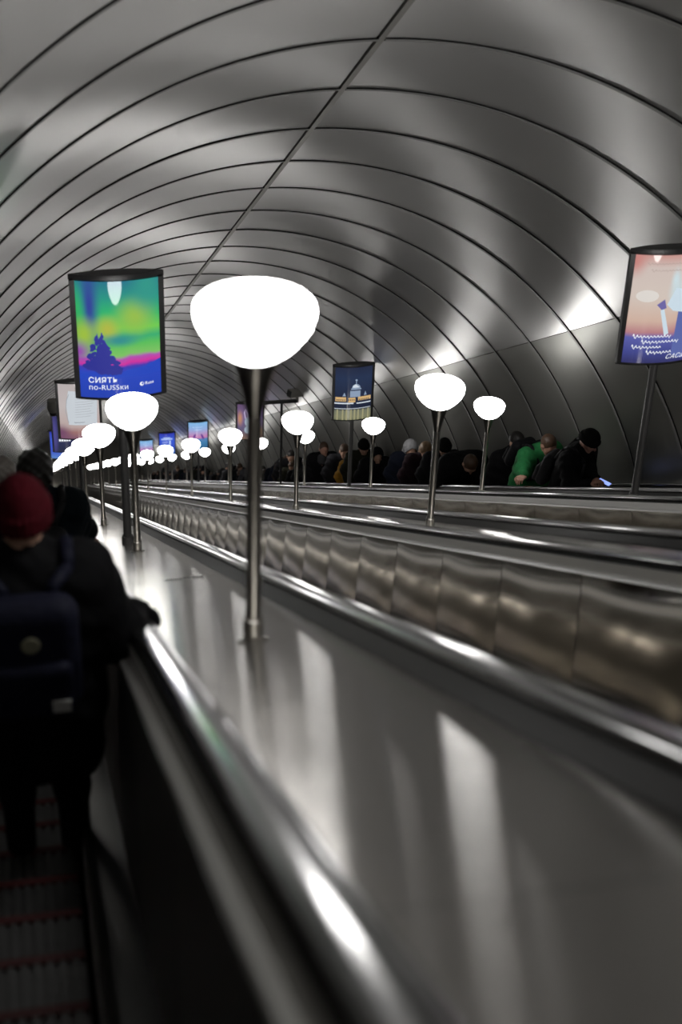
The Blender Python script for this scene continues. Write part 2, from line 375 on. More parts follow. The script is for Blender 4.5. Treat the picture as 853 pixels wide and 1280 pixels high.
# ------------------------------------------------------------------ lightbox signs
SW, SH, BUL = .752, 1.11, .075            # width, height and bulge of a lightbox
def bul(u): return BUL*(1-(2*u)**2)       # u from -.5 to .5
def face_pt(u, v, off=.0):                # poster coordinates 0..1 -> point on the bulging front (front looks to -y)
    uu = (u-.5)*.885; return Vector((uu*SW, -bul(uu)-.002-off, .028+v*(SH-.078)))
N_ = 16
us = [-.5+i/N_ for i in range(N_+1)]
def housing():
    b = B(); out = [(u*SW, -bul(u)+.006) for u in us] + [(u*SW, bul(u)*.8+.006) for u in us[::-1]]
    def ring(sc, z, dy=0): return [(x*sc, y*sc+dy, z) for x, y in out]
    n = len(out); levels = [ring(.97, 0), ring(1, .006), ring(1, .028)]
    v = sum(levels, []); f = [tuple(range(n))[::-1]]
    for l in range(2): f += [(l*n+k, l*n+(k+1) % n, (l+1)*n+(k+1) % n, (l+1)*n+k) for k in range(n)]
    f.append(tuple(2*n+k for k in range(n))); b.add(v, f)
    levels = [ring(1, SH-.05), ring(1.012, SH-.045), ring(1.012, SH-.006), ring(1.0, SH)]; v = sum(levels, []); f = [tuple(range(n))[::-1]]
    for l in range(3): f += [(l*n+k, l*n+(k+1) % n, (l+1)*n+(k+1) % n, (l+1)*n+k) for k in range(n)]
    f.append(tuple(3*n+k for k in range(n))); b.add(v, f)
    for s in (-1, 1):                      # side posts
        e = .5*s; b.box(min(e, e-.058*s)*SW, max(e, e-.058*s)*SW, -bul(.443)-.006, .025, .02, SH-.045)
    back = [(u*SW, bul(u)*.8+.004) for u in us]
    b.add([(x, y, .02) for x, y in back]+[(x, y, SH-.04) for x, y in back], [(k, k+1, N_+2+k, N_+1+k) for k in range(N_)])
    return autosmooth(b.me('housing', ['frame']), 30)
HOUSING = housing()
def poster_face(m):
    n = 14; v = [face_pt(i/n, j) for j in (0, 1) for i in range(n+1)]
    me = mesh('poster', v, [(k, k+1, n+2+k, n+1+k) for k in range(n)], [m], True)
    uv = me.uv_layers.new(name='UVMap')
    for lp in me.loops:
        i = lp.vertex_index; uv.data[lp.index].uv = ((i % (n+1))/n, i//(n+1))
    return me
def poster_mat(name, stops, strength=1.0, warp=.0, scale=3, spots=()):
    """backlit print: bands of colour up the poster, bent by noise, with soft blobs (u, v, radius u, radius v, colour)"""
    m, N, L, b = nmat(name)
    tc = N.new('ShaderNodeTexCoord'); sp = N.new('ShaderNodeSeparateXYZ'); L.new(tc.outputs['UV'], sp.inputs[0])
    nz = N.new('ShaderNodeTexNoise'); nz.inputs['Scale'].default_value = scale; nz.inputs['Detail'].default_value = 3; L.new(tc.outputs['UV'], nz.inputs['Vector'])
    md = N.new('ShaderNodeMath'); md.operation = 'MULTIPLY_ADD'; L.new(nz.outputs['Fac'], md.inputs[0]); md.inputs[1].default_value = warp
    L.new(sp.outputs['Y'], md.inputs[2])
    sb = N.new('ShaderNodeMath'); sb.operation = 'SUBTRACT'; L.new(md.outputs[0], sb.inputs[0]); sb.inputs[1].default_value = warp*.5
    cr = N.new('ShaderNodeValToRGB'); L.new(sb.outputs[0], cr.inputs[0])
    el = cr.color_ramp.elements
    while len(el) > 1: el.remove(el[0])
    el[0].position = stops[0][0]; el[0].color = (*stops[0][1], 1)
    for p, c in stops[1:]: q = el.new(p); q.color = (*c, 1)
    out = cr.outputs[0]
    for u, v, ru, rv, c in spots:
        mp = N.new('ShaderNodeMapping'); mp.inputs['Location'].default_value = (-u/ru, -v/rv, 0); mp.inputs['Scale'].default_value = (1/ru, 1/rv, 0)
        L.new(tc.outputs['UV'], mp.inputs[0])
        gd = N.new('ShaderNodeVectorMath'); gd.operation = 'LENGTH'; L.new(mp.outputs[0], gd.inputs[0])
        mr = N.new('ShaderNodeMapRange'); mr.interpolation_type = 'SMOOTHSTEP'; mr.inputs['From Min'].default_value = 0; mr.inputs['From Max'].default_value = 1
        mr.inputs['To Min'].default_value = 1; mr.inputs['To Max'].default_value = 0; L.new(gd.outputs['Value'], mr.inputs['Value'])
        mx = N.new('ShaderNodeMix'); mx.data_type = 'RGBA'; L.new(mr.outputs[0], mx.inputs['Factor']); L.new(out, mx.inputs['A']); mx.inputs['B'].default_value = (*c, 1); out = mx.outputs['Result']
    L.new(out, b.inputs['Emission Color']); b.inputs['Emission Strength'].default_value = strength
    b.inputs['Base Color'].default_value = (.03, .03, .03, 1); b.inputs['Roughness'].default_value = .05
    return m
def flat(parent, name, polys, m, off=.002):     # printed flat shapes in poster coordinates, wrapped on the front
    b = B()
    for p in polys:                        # cut into narrow strips so that the print follows the curve
        a0, a1 = min(q[0] for q in p), max(q[0] for q in p); n = max(1, math.ceil((a1-a0)/.05))
        for i in range(n):
            c = p
            for lim, sg in ((a0+(a1-a0)*i/n, 1), (a0+(a1-a0)*(i+1)/n, -1)):
                o = []
                for q, r in zip(c, c[1:]+c[:1]):
                    dq, dr = sg*(q[0]-lim), sg*(r[0]-lim)
                    if dq >= -1e-9: o.append(q)
                    if (dq > 1e-9 and dr < -1e-9) or (dq < -1e-9 and dr > 1e-9): t = dq/(dq-dr); o.append((lim, q[1]+(r[1]-q[1])*t))
                c = o
            if len(c) > 2: b.add([face_pt(u, v, off) for u, v in c], [tuple(range(len(c)))])
    return obj(name, b.me(name, [m]), parent)
def blob(u, v, ru, rv, n=18, jag=0): return [(u+ru*math.cos(a)*(1+jag*random.uniform(-1, 1)), v+rv*math.sin(a)*(1+jag*random.uniform(-1, 1))) for a in [2*math.pi*i/n for i in range(n)]]
def rect(u0, u1, v0, v1): n = 5; return [(u0+(u1-u0)*i/n, v0) for i in range(n+1)]+[(u1-(u1-u0)*i/n, v1) for i in range(n+1)]
ASP = (SW*.885)/(SH-.078)                  # poster width over height
def text(parent, s, u, v, size, m, shear=0, off=.003, name='lettering', bold=0, rot=0):
    cu = bpy.data.curves.new('t', 'FONT'); cu.body = s; cu.size = 1; cu.shear = shear; cu.space_character = 1.06; cu.offset = bold; cu.resolution_u = 3
    o = bpy.data.objects.new('t', cu); COL.objects.link(o); dg = bpy.context.evaluated_depsgraph_get()
    me = bpy.data.meshes.new_from_object(o.evaluated_get(dg)); bpy.data.objects.remove(o); bpy.data.curves.remove(cu)
    for q in me.vertices:
        x, y = q.co.x*size, q.co.y*size
        q.co = face_pt(u+x/ASP, v+y+x*rot, off)
    me.materials.clear(); me.materials.append(m); me.name = name
    return obj(name, me, parent)
PW = emis('print_white', (.92, .95, 1), .95); PN = emis('print_navy', (.035, .04, .33), .8); PP = emis('print_plum', (.16, .05, .32), .8)
def stroke(pts, w):                        # a pen line in poster coordinates
    L_ = []; R_ = []
    for i, p in enumerate(pts):
        a = pts[max(i-1, 0)]; c = pts[min(i+1, len(pts)-1)]; d = Vector((c[0]-a[0], c[1]-a[1])).normalized()
        L_.append((p[0]-d.y*w/ASP, p[1]+d.x*w)); R_.append((p[0]+d.y*w/ASP, p[1]-d.x*w))
    return [[L_[i], L_[i+1], R_[i+1], R_[i]] for i in range(len(pts)-1)]
def script_line(u0, u1, v, a, w):          # illegible joined handwriting
    n = int((u1-u0)/.007); pts = []
    for i in range(n+1):
        big = 2.6 if i < 6 or (i*7) % 31 < 3 else 1.0
        pts.append((u0+(u1-u0)*i/n+.004*math.cos(i*.95), v+a*big*math.sin(i*.95)))
    return stroke(pts, w)
def sign(row, t, label, design):
    x, h = DECKS[row]; p = W(x, h, t); r = empty('lightbox_sign', Matrix.Translation(p))
    tag(r, label, 'sign', 'lightbox signs on the balustrades')
    obj('pole', autosmooth(B().lathe([(.036, -.07), (.036, 1.5)], 20).me('pole', ['poleg'])), r)
    obj('base_collar', autosmooth(B().lathe([(.052, -.06), (.052, .07), (.046, .085), (.036, .09)], 20).me('base_collar', ['poleg'])), r)
    hs = obj('housing', HOUSING, r, Matrix.Translation((0, 0, 1.463)))
    design(hs); return r
def d_aurora(p):
    m = poster_mat('print_aurora', [(0, (.015, .05, .42)), (.22, (.02, .06, .50)), (.27, (.05, .04, .42)), (.30, (.62, .03, .33)), (.345, (.42, .08, .42)), (.375, (.20, .52, .12)), (.46, (.10, .50, .10)), (.52, (.04, .40, .16)),
        (.60, (.16, .58, .08)), (.72, (.03, .45, .14)), (.85, (.02, .30, .22)), (1, (.02, .17, .25))], 1.0, .10, 2.2,
        [(.16, .80, .16, .55, (.03, .05, .30)), (.0, .70, .14, .4, (.03, .42, .12)), (.36, .60, .22, .16, (.42, .46, .06)), (.70, .70, .34, .22, (.30, .50, .07)), (.08, .55, .24, .2, (.33, .50, .05)), (.5, .5, .35, .08, (.03, .26, .26)), (.85, .95, .3, .3, (.03, .30, .24)), (.0, .40, .22, .14, (.30, .06, .40))])
    obj('poster', poster_face(m), p)
    pol = []
    for i in range(46):
        a = i/46; wv = .20*(1-a)**.8+.015
        pol.append(blob(.27+random.uniform(-wv, wv), .23+a*.32, random.uniform(.03, .07)*(1.3-a), random.uniform(.018, .036), 8, .35))
    pol.append(blob(.27, .30, .12, .09, 20, .1)); pol.append(blob(.28, .40, .06, .08, 20, .1))
    flat(p, 'printed_tree', pol, PN); flat(p, 'printed_hill', [[(0, .2), (.45, .2), (.6, .245), (.8, .26), (1, .31), (1, .19), (0, .16)]], emis('print_blue', (.02, .06, .47), 1.0), .001)
    text(p, 'СИЯТЬ', .10, .135, .066, PW, bold=.012); text(p, 'по-RUSSки', .10, .072, .062, PW)
    text(p, 'Russ', .795, .095, .036, PW, bold=.01, rot=.06)
    flat(p, 'printed_logo', [blob(.755, .105, .026, .017, 20)], PW, .003)
    flat(p, 'printed_logo_mark', [blob(.763, .108, .012, .010, 14)], emis('print_logo_blue', (.02, .07, .5), 1), .0045)
def d_letter(p):
    obj('poster', poster_face(poster_mat('print_letter', [(0, (.22, .10, .16)), (.12, (.35, .17, .16)), (.22, (.52, .40, .38)), (.6, (.56, .50, .49)), (1, (.52, .46, .46))], .9, .05, 4, [(.0, .1, .4, .22, (.18, .07, .15))])), p)
    flat(p, 'printed_sheet', [[(.22, .26), (.93, .23), (.97, .84), (.25, .88), (.18, .62)]], emis('print_paper', (.52, .56, .60), 1.0))
    g = emis('print_grey', (.30, .32, .36), .9)
    for i in range(9): flat(p, 'printed_line', [rect(.40, random.uniform(.72, .9), .76-.045*i, .765-.045*i)], g, .004)
    flat(p, 'printed_signature', script_line(.36, .62, .30, .004, .003), emis('print_ink', (.10, .11, .16), .8), .004)
    flat(p, 'printed_outline', stroke([(.22, .30), (.16, .5), (.20, .72), (.26, .82)], .004), g, .004)
def d_navy(p):
    obj('poster', poster_face(poster_mat('print_navy_ad', [(0, (.02, .025, .06)), (.5, (.03, .035, .12)), (1, (.02, .02, .08))], .9, .05, 3, [(.05, .5, .18, .9, (.08, .07, .28))])), p)
    flat(p, 'printed_block', [rect(.36+.08*i, .42+.08*i, .70, .745) for i in range(6)], PW)
    text(p, 'по-RUSSки', .36, .625, .055, PW, bold=.01)
    flat(p, 'printed_block', [rect(.20+.09*i, .27+.09*i, .30, .36) for i in range(5)], PW)
def d_dawn(p):
    obj('poster', poster_face(poster_mat('print_dawn', [(0, (.03, .03, .12)), (.10, (.05, .06, .25)), (.24, (.10, .11, .38)), (.29, (.45, .20, .22)), (.40, (.60, .42, .34)), (.62, (.62, .53, .47)), (.88, (.60, .50, .46)), (1, (.55, .28, .25))], 1.0, .07, 2,
        [(.0, .95, .22, .2, (.55, .22, .20)), (.62, .66, .16, .22, (.55, .68, .72)), (.58, .78, .09, .14, (.58, .70, .74))])), p)
    wht = emis('print_pale', (.55, .66, .74), 1.0); bl = emis('print_slate', (.10, .13, .36), 1.0)
    flat(p, 'printed_coat', [[(.66, .08), (.68, .50), (.80, .52), (.99, .50), (.99, .03), (.8, .03)]], bl)
    flat(p, 'printed_sleeve', [[(.36, .55), (.46, .60), (.50, .52), (.44, .50)]], emis('print_violet', (.14, .12, .34), 1))
    flat(p, 'printed_cup', [blob(.22, .63, .15, .055, 22)], emis('print_cream', (.66, .62, .58), 1.0))
    flat(p, 'printed_scarf', [[(.42, .50), (.47, .51), (.58, .28), (.52, .26)], [(.50, .55), (.60, .70), (.80, .68), (.88, .56), (.75, .47), (.60, .49)]], wht, .003)
    for u0, u1, v in ((.10, .62, .255), (.22, .74, .205), (.10, .50, .155), (.30, .66, .105)): flat(p, 'printed_script', script_line(u0, u1, v, .0085, .0030), PW, .004)
    ink = emis('print_brown', (.40, .30, .27), .9)
    flat(p, 'printed_script', script_line(.16, .92, .925, .004, .002), ink, .004); flat(p, 'printed_script', script_line(.22, .86, .865, .005, .002), ink, .004)
    text(p, 'САСа', .58, .035, .062, PW, shear=.45)
def d_palace(p):
    obj('poster', poster_face(poster_mat('print_night', [(0, (.14, .15, .09)), (.05, (.20, .20, .12)), (.17, (.16, .17, .12)), (.215, (.01, .015, .035)), (.5, (.012, .02, .05)), (.8, (.016, .03, .075)), (1, (.014, .02, .05))], 1.0, .01, 5)), p)
    st = emis('print_stone', (.20, .26, .36), 1.2); gd = emis('print_gold', (.55, .36, .16), 1.1); wl = emis('print_lit', (.55, .60, .66), 1.1); dk = emis('print_dark', (.012, .016, .03), 1)
    flat(p, 'printed_dome', [rect(.40, .68, .44, .56), [(.44, .60), (.46, .655), (.52, .685), (.60, .685), (.66, .65), (.68, .61)], rect(.42, .70, .58, .605), blob(.56, .76, .03, .02), rect(.55, .57, .68, .75)], st)
    flat(p, 'printed_lit_dome', [[(.46, .62), (.48, .66), (.55, .685), (.64, .63), (.66, .62)]], wl, .003)
    flat(p, 'printed_tower', [[(.20, .46), (.25, .53), (.29, .46)], [(.78, .46), (.82, .54), (.86, .46)]], st)
    flat(p, 'printed_facade', [rect(.02, .30, .36, .44), rect(.36, .55, .34, .43), rect(.62, .98, .37, .44)], gd)
    flat(p, 'printed_windows', [rect(.05+.05*i, .075+.05*i, .375, .40) for i in range(18)], dk, .003)
    flat(p, 'printed_bridge', [rect(0, .98, .215, .225), rect(0, .5, .31, .335), rect(.58, .98, .31, .33)], wl, .004)
    flat(p, 'printed_reflection', [rect(a, a+.04, .0, .20) for a in (.06, .2, .3, .42, .52, .62, .75, .9)], emis('print_water', (.34, .32, .18), .9))
def d_violet(p):
    obj('poster', poster_face(poster_mat('print_violet_ad', [(0, (.22, .14, .10)), (.3, (.12, .10, .18)), (.6, (.18, .12, .26)), (1, (.12, .07, .15))], 1, .2, 3, [(.1, .6, .16, .3, (.50, .24, .12)), (.9, .2, .2, .2, (.3, .2, .1))])), p)
    flat(p, 'printed_shape', [blob(.42, .50, .14, .13, 20), blob(.42, .27, .15, .11, 20)], emis('print_ice', (.45, .55, .65), 1))
    flat(p, 'printed_shape', stroke([(.32, .60), (.28, .78), (.33, .86), (.40, .76), (.44, .62)], .018), emis('print_lilac', (.62, .52, .75), 1))
def d_pink(p):
    obj('poster', poster_face(poster_mat('print_pink_dusk', [(0, (.04, .14, .28)), (.22, (.05, .20, .40)), (.36, (.10, .22, .45)), (.42, (.55, .20, .42)), (.58, (.42, .30, .55)), (.75, (.28, .42, .72)), (1, (.22, .48, .78))], 1, .06, 3)), p)
    flat(p, 'printed_shape', [[(.18, .36), (.28, .55), (.38, .56), (.30, .36)], [(.62, .55), (.70, .56), (.84, .36), (.72, .36)]], PP)
    flat(p, 'printed_caption', [rect(.3, .7, .72, .735), rect(.2, .75, .82, .83)], emis('print_haze', (.5, .66, .85), 1), .003)
def d_blue(p):
    obj('poster', poster_face(poster_mat('print_blue_ad', [(0, (.10, .22, .55)), (.3, (.04, .08, .55)), (.7, (.04, .10, .62)), (1, (.03, .04, .40))], 1, .1, 4)), p)
    flat(p, 'printed_caption', [rect(.12, .85, .70, .76), rect(.25, .70, .77, .82), rect(.18, .55, .58, .61), rect(.18, .5, .48, .51), rect(.62, .74, .42, .66)], emis('print_skyblue', (.45, .58, .9), 1))
sign(0, 13.9, 'lightbox with a green aurora poster above a dark tree, on the left', d_aurora)
sign(0, 27.75, 'lightbox showing a pale handwritten letter, behind the aurora poster', d_letter)
sign(0, 41.6, 'small dark navy lightbox with white words behind the row of near lamps', d_navy)
sign(0, 55.4, 'small distant lightbox hidden behind the near lamps and the passenger with dark hair', d_blue)
sign(2, 14.12, 'lightbox with a peach and blue poster with white script at the right edge', d_dawn)
sign(2, 28.2, 'lightbox with a lit dome at night, standing behind the middle lamps', d_palace)
sign(2, 42.2, 'narrow visible violet and orange lightbox beside the pole of the nearest lamp', d_violet)
sign(2, 56.2, 'pink and sky-blue lightbox with two dark slanting shapes', d_pink)
sign(2, 70.1, 'bright blue lightbox with a white caption, left of the pink one', d_blue)
sign(2, 84.0, 'farthest pink and blue lightbox, small, left of the bright blue one', d_pink)

# ------------------------------------------------------------------ surveillance camera masts
def mast(row, t, zt, label, arm, dome):
    x, h = DECKS[row]; r = empty('camera_mast', Matrix.Translation(W(x, h, t))); tag(r, label, 'mast')
    obj('pole', autosmooth(B().lathe([(.03, -.06), (.03, zt)], 16).me('pole', ['frame'])), r)
    obj('base_collar', autosmooth(B().lathe([(.06, -.05), (.06, .02), (.045, .05), (.03, .06)], 16).me('base_collar', ['frame'])), r)
    obj('crossbar', B().box(min(arm)-.02, max(arm), -.03, .03, zt-.02, zt+.05).me('crossbar', ['frame']), r)
    c = Matrix.Translation((arm[1], 0, zt+.02))
    if dome:
        o = obj('camera_housing', autosmooth(B().lathe([(.05, .22), (.09, .2), (.095, .08), (.10, .06), (.085, .0), (.05, -.05), (.01, -.07)], 20).me('camera_housing', ['camgrey'])), r, c)
        obj('lens_dome', autosmooth(B().lathe([(.07, -.02), (.066, -.06), (.04, -.095), (.005, -.105)], 16).me('lens_dome', ['frame'])), o)
    else:
        o = obj('bracket', B().box(-.03, .03, -.03, .03, -.04, .12).me('bracket', ['camgrey']), r, c)
        cb = B(); sec = [(.09*math.copysign(abs(math.cos(a))**.6, math.cos(a)), .10*math.copysign(abs(math.sin(a))**.7, math.sin(a))) for a in [2*math.pi*i/14 for i in range(14)]]
        cb.sweep(sec, [-.24, -.2, .2, .24], closed=True)
        o = obj('camera_housing', autosmooth(cb.me('camera_housing', ['camgrey'])), r, c @ Matrix.Translation((.0, 0, .2)) @ Matrix.Rotation(math.radians(-62), 4, 'Z') @ Matrix.Rotation(math.radians(-12), 4, 'X'))
        obj('lens_window', B().box(-.06, .06, .235, .25, -.06, .06).me('lens_window', ['frame']), o)
        obj('lens_window', B().box(-.07, .07, -.25, -.235, -.07, .07).me('lens_window', ['frame']), o)
mast(2, 36.6, 2.25, 'black mast with a grey surveillance camera on its crossbar, behind the near lamp', (-.5, .36), False)
mast(0, 28.9, 2.05, 'mast with a dome surveillance camera left of the letter poster', (.02, -.42), True)

# ------------------------------------------------------------------ people: implicit surfaces turned into one mesh each
def surfnet(fn, lo, hi, res):
    """naive surface nets over a signed distance function fn(P[N,3]) -> d"""
    lo = np.asarray(lo, float); n = np.ceil((np.asarray(hi)-lo)/res).astype(int)+1
    g = np.stack(np.meshgrid(*[lo[i]+res*np.arange(n[i]) for i in range(3)], indexing='ij'), -1).astype(np.float32)
    val = fn(g.reshape(-1, 3)).reshape(n); ins = val < 0
    c = np.stack([val[i:n[0]-1+i, j:n[1]-1+j, k:n[2]-1+k] for i in (0, 1) for j in (0, 1) for k in (0, 1)], -1)
    si = c < 0; mix = si.any(-1) & ~si.all(-1); ids = np.full(mix.shape, -1); ids[mix] = np.arange(mix.sum())
    cv = c[mix]; off = np.array([(i, j, k) for i in (0, 1) for j in (0, 1) for k in (0, 1)], float)
    acc = np.zeros((len(cv), 3)); cnt = np.zeros(len(cv))
    for a in range(8):
        for b in range(a+1, 8):
            if abs(off[a]-off[b]).sum() != 1: continue
            x = (cv[:, a] < 0) != (cv[:, b] < 0); d = cv[:, a]-cv[:, b]; t = np.where(x, cv[:, a]/np.where(d == 0, 1, d), 0)
            acc += np.where(x[:, None], off[a]+t[:, None]*(off[b]-off[a]), 0); cnt += x
    V = lo+res*(np.argwhere(mix)+acc/cnt[:, None])
    F = []
    for ax in range(3):
        u, w = (ax+1) % 3, (ax+2) % 3
        A = [slice(None)]*3; Bs = [slice(None)]*3; A[ax] = slice(0, -1); Bs[ax] = slice(1, None)
        ch = ins[tuple(A)] != ins[tuple(Bs)]; pos = np.argwhere(ch)
        pos = pos[(pos[:, u] > 0) & (pos[:, w] > 0) & (pos[:, u] < n[u]-1) & (pos[:, w] < n[w]-1)]
        if not len(pos): continue
        du = np.zeros(3, int); du[u] = 1; dw = np.zeros(3, int); dw[w] = 1
        q = np.stack([ids[tuple((pos-du-dw).T)], ids[tuple((pos-dw).T)], ids[tuple(pos.T)], ids[tuple((pos-du).T)]], 1)
        s = ins[tuple(pos.T)]; q[~s] = q[~s][:, ::-1]; F.append(q)
    return V, np.concatenate(F)
def sd_cap(P, a, b, ra, rb):
    a = np.asarray(a, np.float32); b = np.asarray(b, np.float32); d = b-a; dd = float(d@d)+1e-9
    t = np.clip((P-a)@d/dd, 0, 1); return np.linalg.norm(P-a-t[:, None]*d, axis=1)-(ra+(rb-ra)*t)
def sd_ell(P, c, r, R=None):
    q = P-np.asarray(c, np.float32)
    if R is not None: q = q@np.asarray(R, np.float32)
    r = np.asarray(r, np.float32); k0 = np.linalg.norm(q/r, axis=1); k1 = np.linalg.norm(q/(r*r), axis=1)+1e-9
    return k0*(k0-1)/k1
def sd_box(P, c, hs, rad, R=None):
    q = P-np.asarray(c, np.float32)
    if R is not None: q = q@np.asarray(R, np.float32)
    q = np.abs(q)-(np.asarray(hs, np.float32)-rad)
    return np.linalg.norm(np.maximum(q, 0), axis=1)+np.minimum(q.max(1), 0)-rad
def smin(a, b, k):
    h = np.maximum(k-np.abs(a-b), 0)/k; return np.minimum(a, b)-h*h*k*.25
def sdf_mesh(name, fn, lo, hi, res, mats, mi_fn=None):
    V, F = surfnet(fn, lo, hi, res)
    mi = mi_fn(V[F].mean(1)) if mi_fn else np.zeros(len(F), int)
    me = bpy.data.meshes.new(name); me.from_pydata(V.tolist(), [], F.tolist())
    for m in mats: me.materials.append(m)
    me.polygons.foreach_set('material_index', mi.astype(np.int32)); me.polygons.foreach_set('use_smooth', np.ones(len(F), dtype=bool)); me.update(); return me
def rotx(a): return np.array([[1, 0, 0], [0, math.cos(a), -math.sin(a)], [0, math.sin(a), math.cos(a)]])
def rotz(a): return np.array([[math.cos(a), -math.sin(a), 0], [math.sin(a), math.cos(a), 0], [0, 0, 1]])
CLOTH = {}
def cloth(name, col, rough=.85):
    if name not in CLOTH: CLOTH[name] = mat(name, tuple(c*.55 for c in col), rough, 0, (14, .25), (30, .35, .012), spec=.12)
    return CLOTH[name]
SKIN = mat('skin', (.52, .31, .22), .55, 0, (20, .08)); SKIN2 = mat('ruddy_skin', (.48, .26, .19), .55, 0, (20, .08))
HAIRS = {'black': mat('black_hair', (.012, .010, .009), .5, 0, (60, .3), (90, .3, .004)), 'brown': mat('brown_hair', (.075, .04, .022), .5, 0, (60, .3), (90, .3, .004)),
         'fair': mat('fair_hair', (.20, .12, .06), .5, 0, (60, .3), (90, .3, .004)), 'grey': mat('grey_hair', (.22, .20, .18), .55, 0, (60, .3), (90, .3, .004))}
EYEM = mat('eye_dark', (.03, .02, .018), .2); LIPM = mat('lip', (.40, .16, .13), .5)

class Fig:
    """a standing figure that looks along local +y; lean bends it forward at the hip"""
    def __init__(s, sc=1.0, lean=.06, nod=.2, turn=0.0, bulk=.03, slump=0.0):
        s.sc, s.lean, s.nod, s.turn, s.bulk = sc, lean, nod, turn, bulk
        hip = np.array([0, 0, .92]); R1 = rotx(-lean); R2 = rotx(-(lean+slump))
        up = lambda z, y=0, x=0: hip+R1@np.array([x, y, min(z, 1.16)-.92])+(R2@np.array([0, 0, z-1.16]) if z > 1.16 else 0)
        s.up = up; s.R2 = R2
        s.sh = {k: up(1.42)+R2@np.array([k*.185, -.005, 0]) for k in (-1, 1)}
        s.neck = up(1.47); s.Rh = rotz(turn)@rotx(-(lean+slump)*.55-nod)
        s.head = up(1.52)+s.Rh@np.array([0, .02, .115])
    def ik(s, k, hand, pole=(0, -.5, -1), l1=.30, l2=.27):
        a = s.sh[k]; d = hand-a; L = np.linalg.norm(d); L2 = min(L, (l1+l2)*.985); d = d/L
        x = (l1*l1-l2*l2+L2*L2)/(2*L2); hgt = math.sqrt(max(l1*l1-x*x, 1e-4)); p = np.asarray(pole, float)+np.array([k*.5, 0, 0]); p = p-d*(p@d); p /= np.linalg.norm(p)
        return a+d*x+p*hgt, a+d*L2
def build_body(name, F, hands, mats, res, female=False, coat_len=.80, hood=False, feet_gap=.10):
    """hands: {side: hand point in unscaled local metres}; mats: coat, trousers, skin, shoes"""
    b = F.bulk; P = []                              # (group, kind, args)
    cap = lambda g, a, c, ra, rb: P.append((g, 'c', (a, c, ra, rb)))
    ell = lambda g, c, r, R=None: P.append((g, 'e', (c, r, R)))
    hw = .09 if not female else .095
    for z, x, r in ((.93, .085, .125), (1.04, .075, .12), (1.16, .085, .12), (1.28, .10, .122), (1.37, .11, .105)):
        c = F.up(z); cap(0, c-np.array([x, 0, 0]), c+np.array([x, 0, 0]), r+b*.8, r+b*.8)
    for k in (-1, 1): cap(0, F.up(1.42)-F.R2@np.array([0, .0, .005]), F.sh[k], .085, .07+b*.6)
    if coat_len < .9:
        for k in (-1, 1): cap(0, np.array([k*.07, 0, .92]), np.array([k*.085, 0, coat_len]), .125+b*.5, .12+b*.6)
    cap(0, F.neck-F.R2@np.array([0, 0, .05]), F.neck+F.R2@np.array([0, .005, .02]), .095, .072+b*.4)         # collar
    for k in (-1, 1):
        el, hd = F.ik(k, np.asarray(hands[k], float)); cap(0, F.sh[k], el, .062+b*.8, .05+b*.7); wr = el+(hd-el)*.84
        cap(0, el, wr, .05+b*.7, .036+b*.45); cap(2, wr, el+(hd-el)*.93, .028, .027)
        F.wr = getattr(F, 'wr', {}); F.wr[k] = (el, hd)
        x = k*feet_gap
        cap(1, np.array([k*.09, 0, .90]), np.array([x, .015, .48]), .092, .062); cap(1, np.array([x, .015, .48]), np.array([x, -.015, .10]), .062, .05)
        cap(3, np.array([x, -.04, .045]), np.array([x*1.1, .15, .035]), .045, .038); cap(3, np.array([x, -.015, .14]), np.array([x, -.02, .06]), .055, .05)
    H = lambda x, y, z: F.head+F.Rh@np.array([x, y, z])
    cap(2, F.neck, F.head+F.Rh@np.array([0, -.02, -.05]), .056, .055)
    ell(2, H(0, -.012, .022), (.077, .096, .098), F.Rh); ell(2, H(0, .03, -.035), (.060, .062, .078), F.Rh); cap(2, H(-.018, .062, -.092), H(.018, .062, -.092), .022, .022)
    cap(2, H(0, .088, .012), H(0, .110, -.028), .010, .015); cap(2, H(-.034, .074, .026), H(.034, .074, .026), .016, .016)
    for k in (-1, 1): ell(2, H(k*.080, -.005, -.012), (.013, .024, .034), F.Rh); ell(2, H(k*.04, .058, -.025), (.025, .025, .025), F.Rh)
    def each(Q):
        for g, kd, a in P: yield g, (sd_cap(Q, *a) if kd == 'c' else sd_ell(Q, *a))
    KS = {0: .07, 1: .04, 2: .022, 3: .03}
    def groups(Q):
        D = {}
        for g, d in each(Q): D[g] = d if g not in D else smin(D[g], d, KS[g])
        D[0] = D[0] + .006*np.sin(Q[:, 2]*46+5*np.sin(Q[:, 0]*11+Q[:, 1]*7))*np.sin(Q[:, 0]*15+Q[:, 1]*9+3)      # folds of the coat
        return D
    def fn(Q):
        Q = Q.astype(np.float32); D = groups(Q); d = None
        for g in D: d = D[g] if d is None else smin(d, D[g], .012)
        return d
    def mi(C):
        D = groups(C.astype(np.float32)); return np.argmin(np.stack([D[0], D[1]+.004, D[2], D[3]], 1), 1)
    pts = np.concatenate([np.stack([p[2][0], p[2][1]]) if p[1] == 'c' else np.stack([p[2][0]]) for p in P]); lo = pts.min(0)-.2; hi = pts.max(0)+.2; lo[2] = -.02
    return sdf_mesh(name, fn, lo, hi, res, mats, mi)
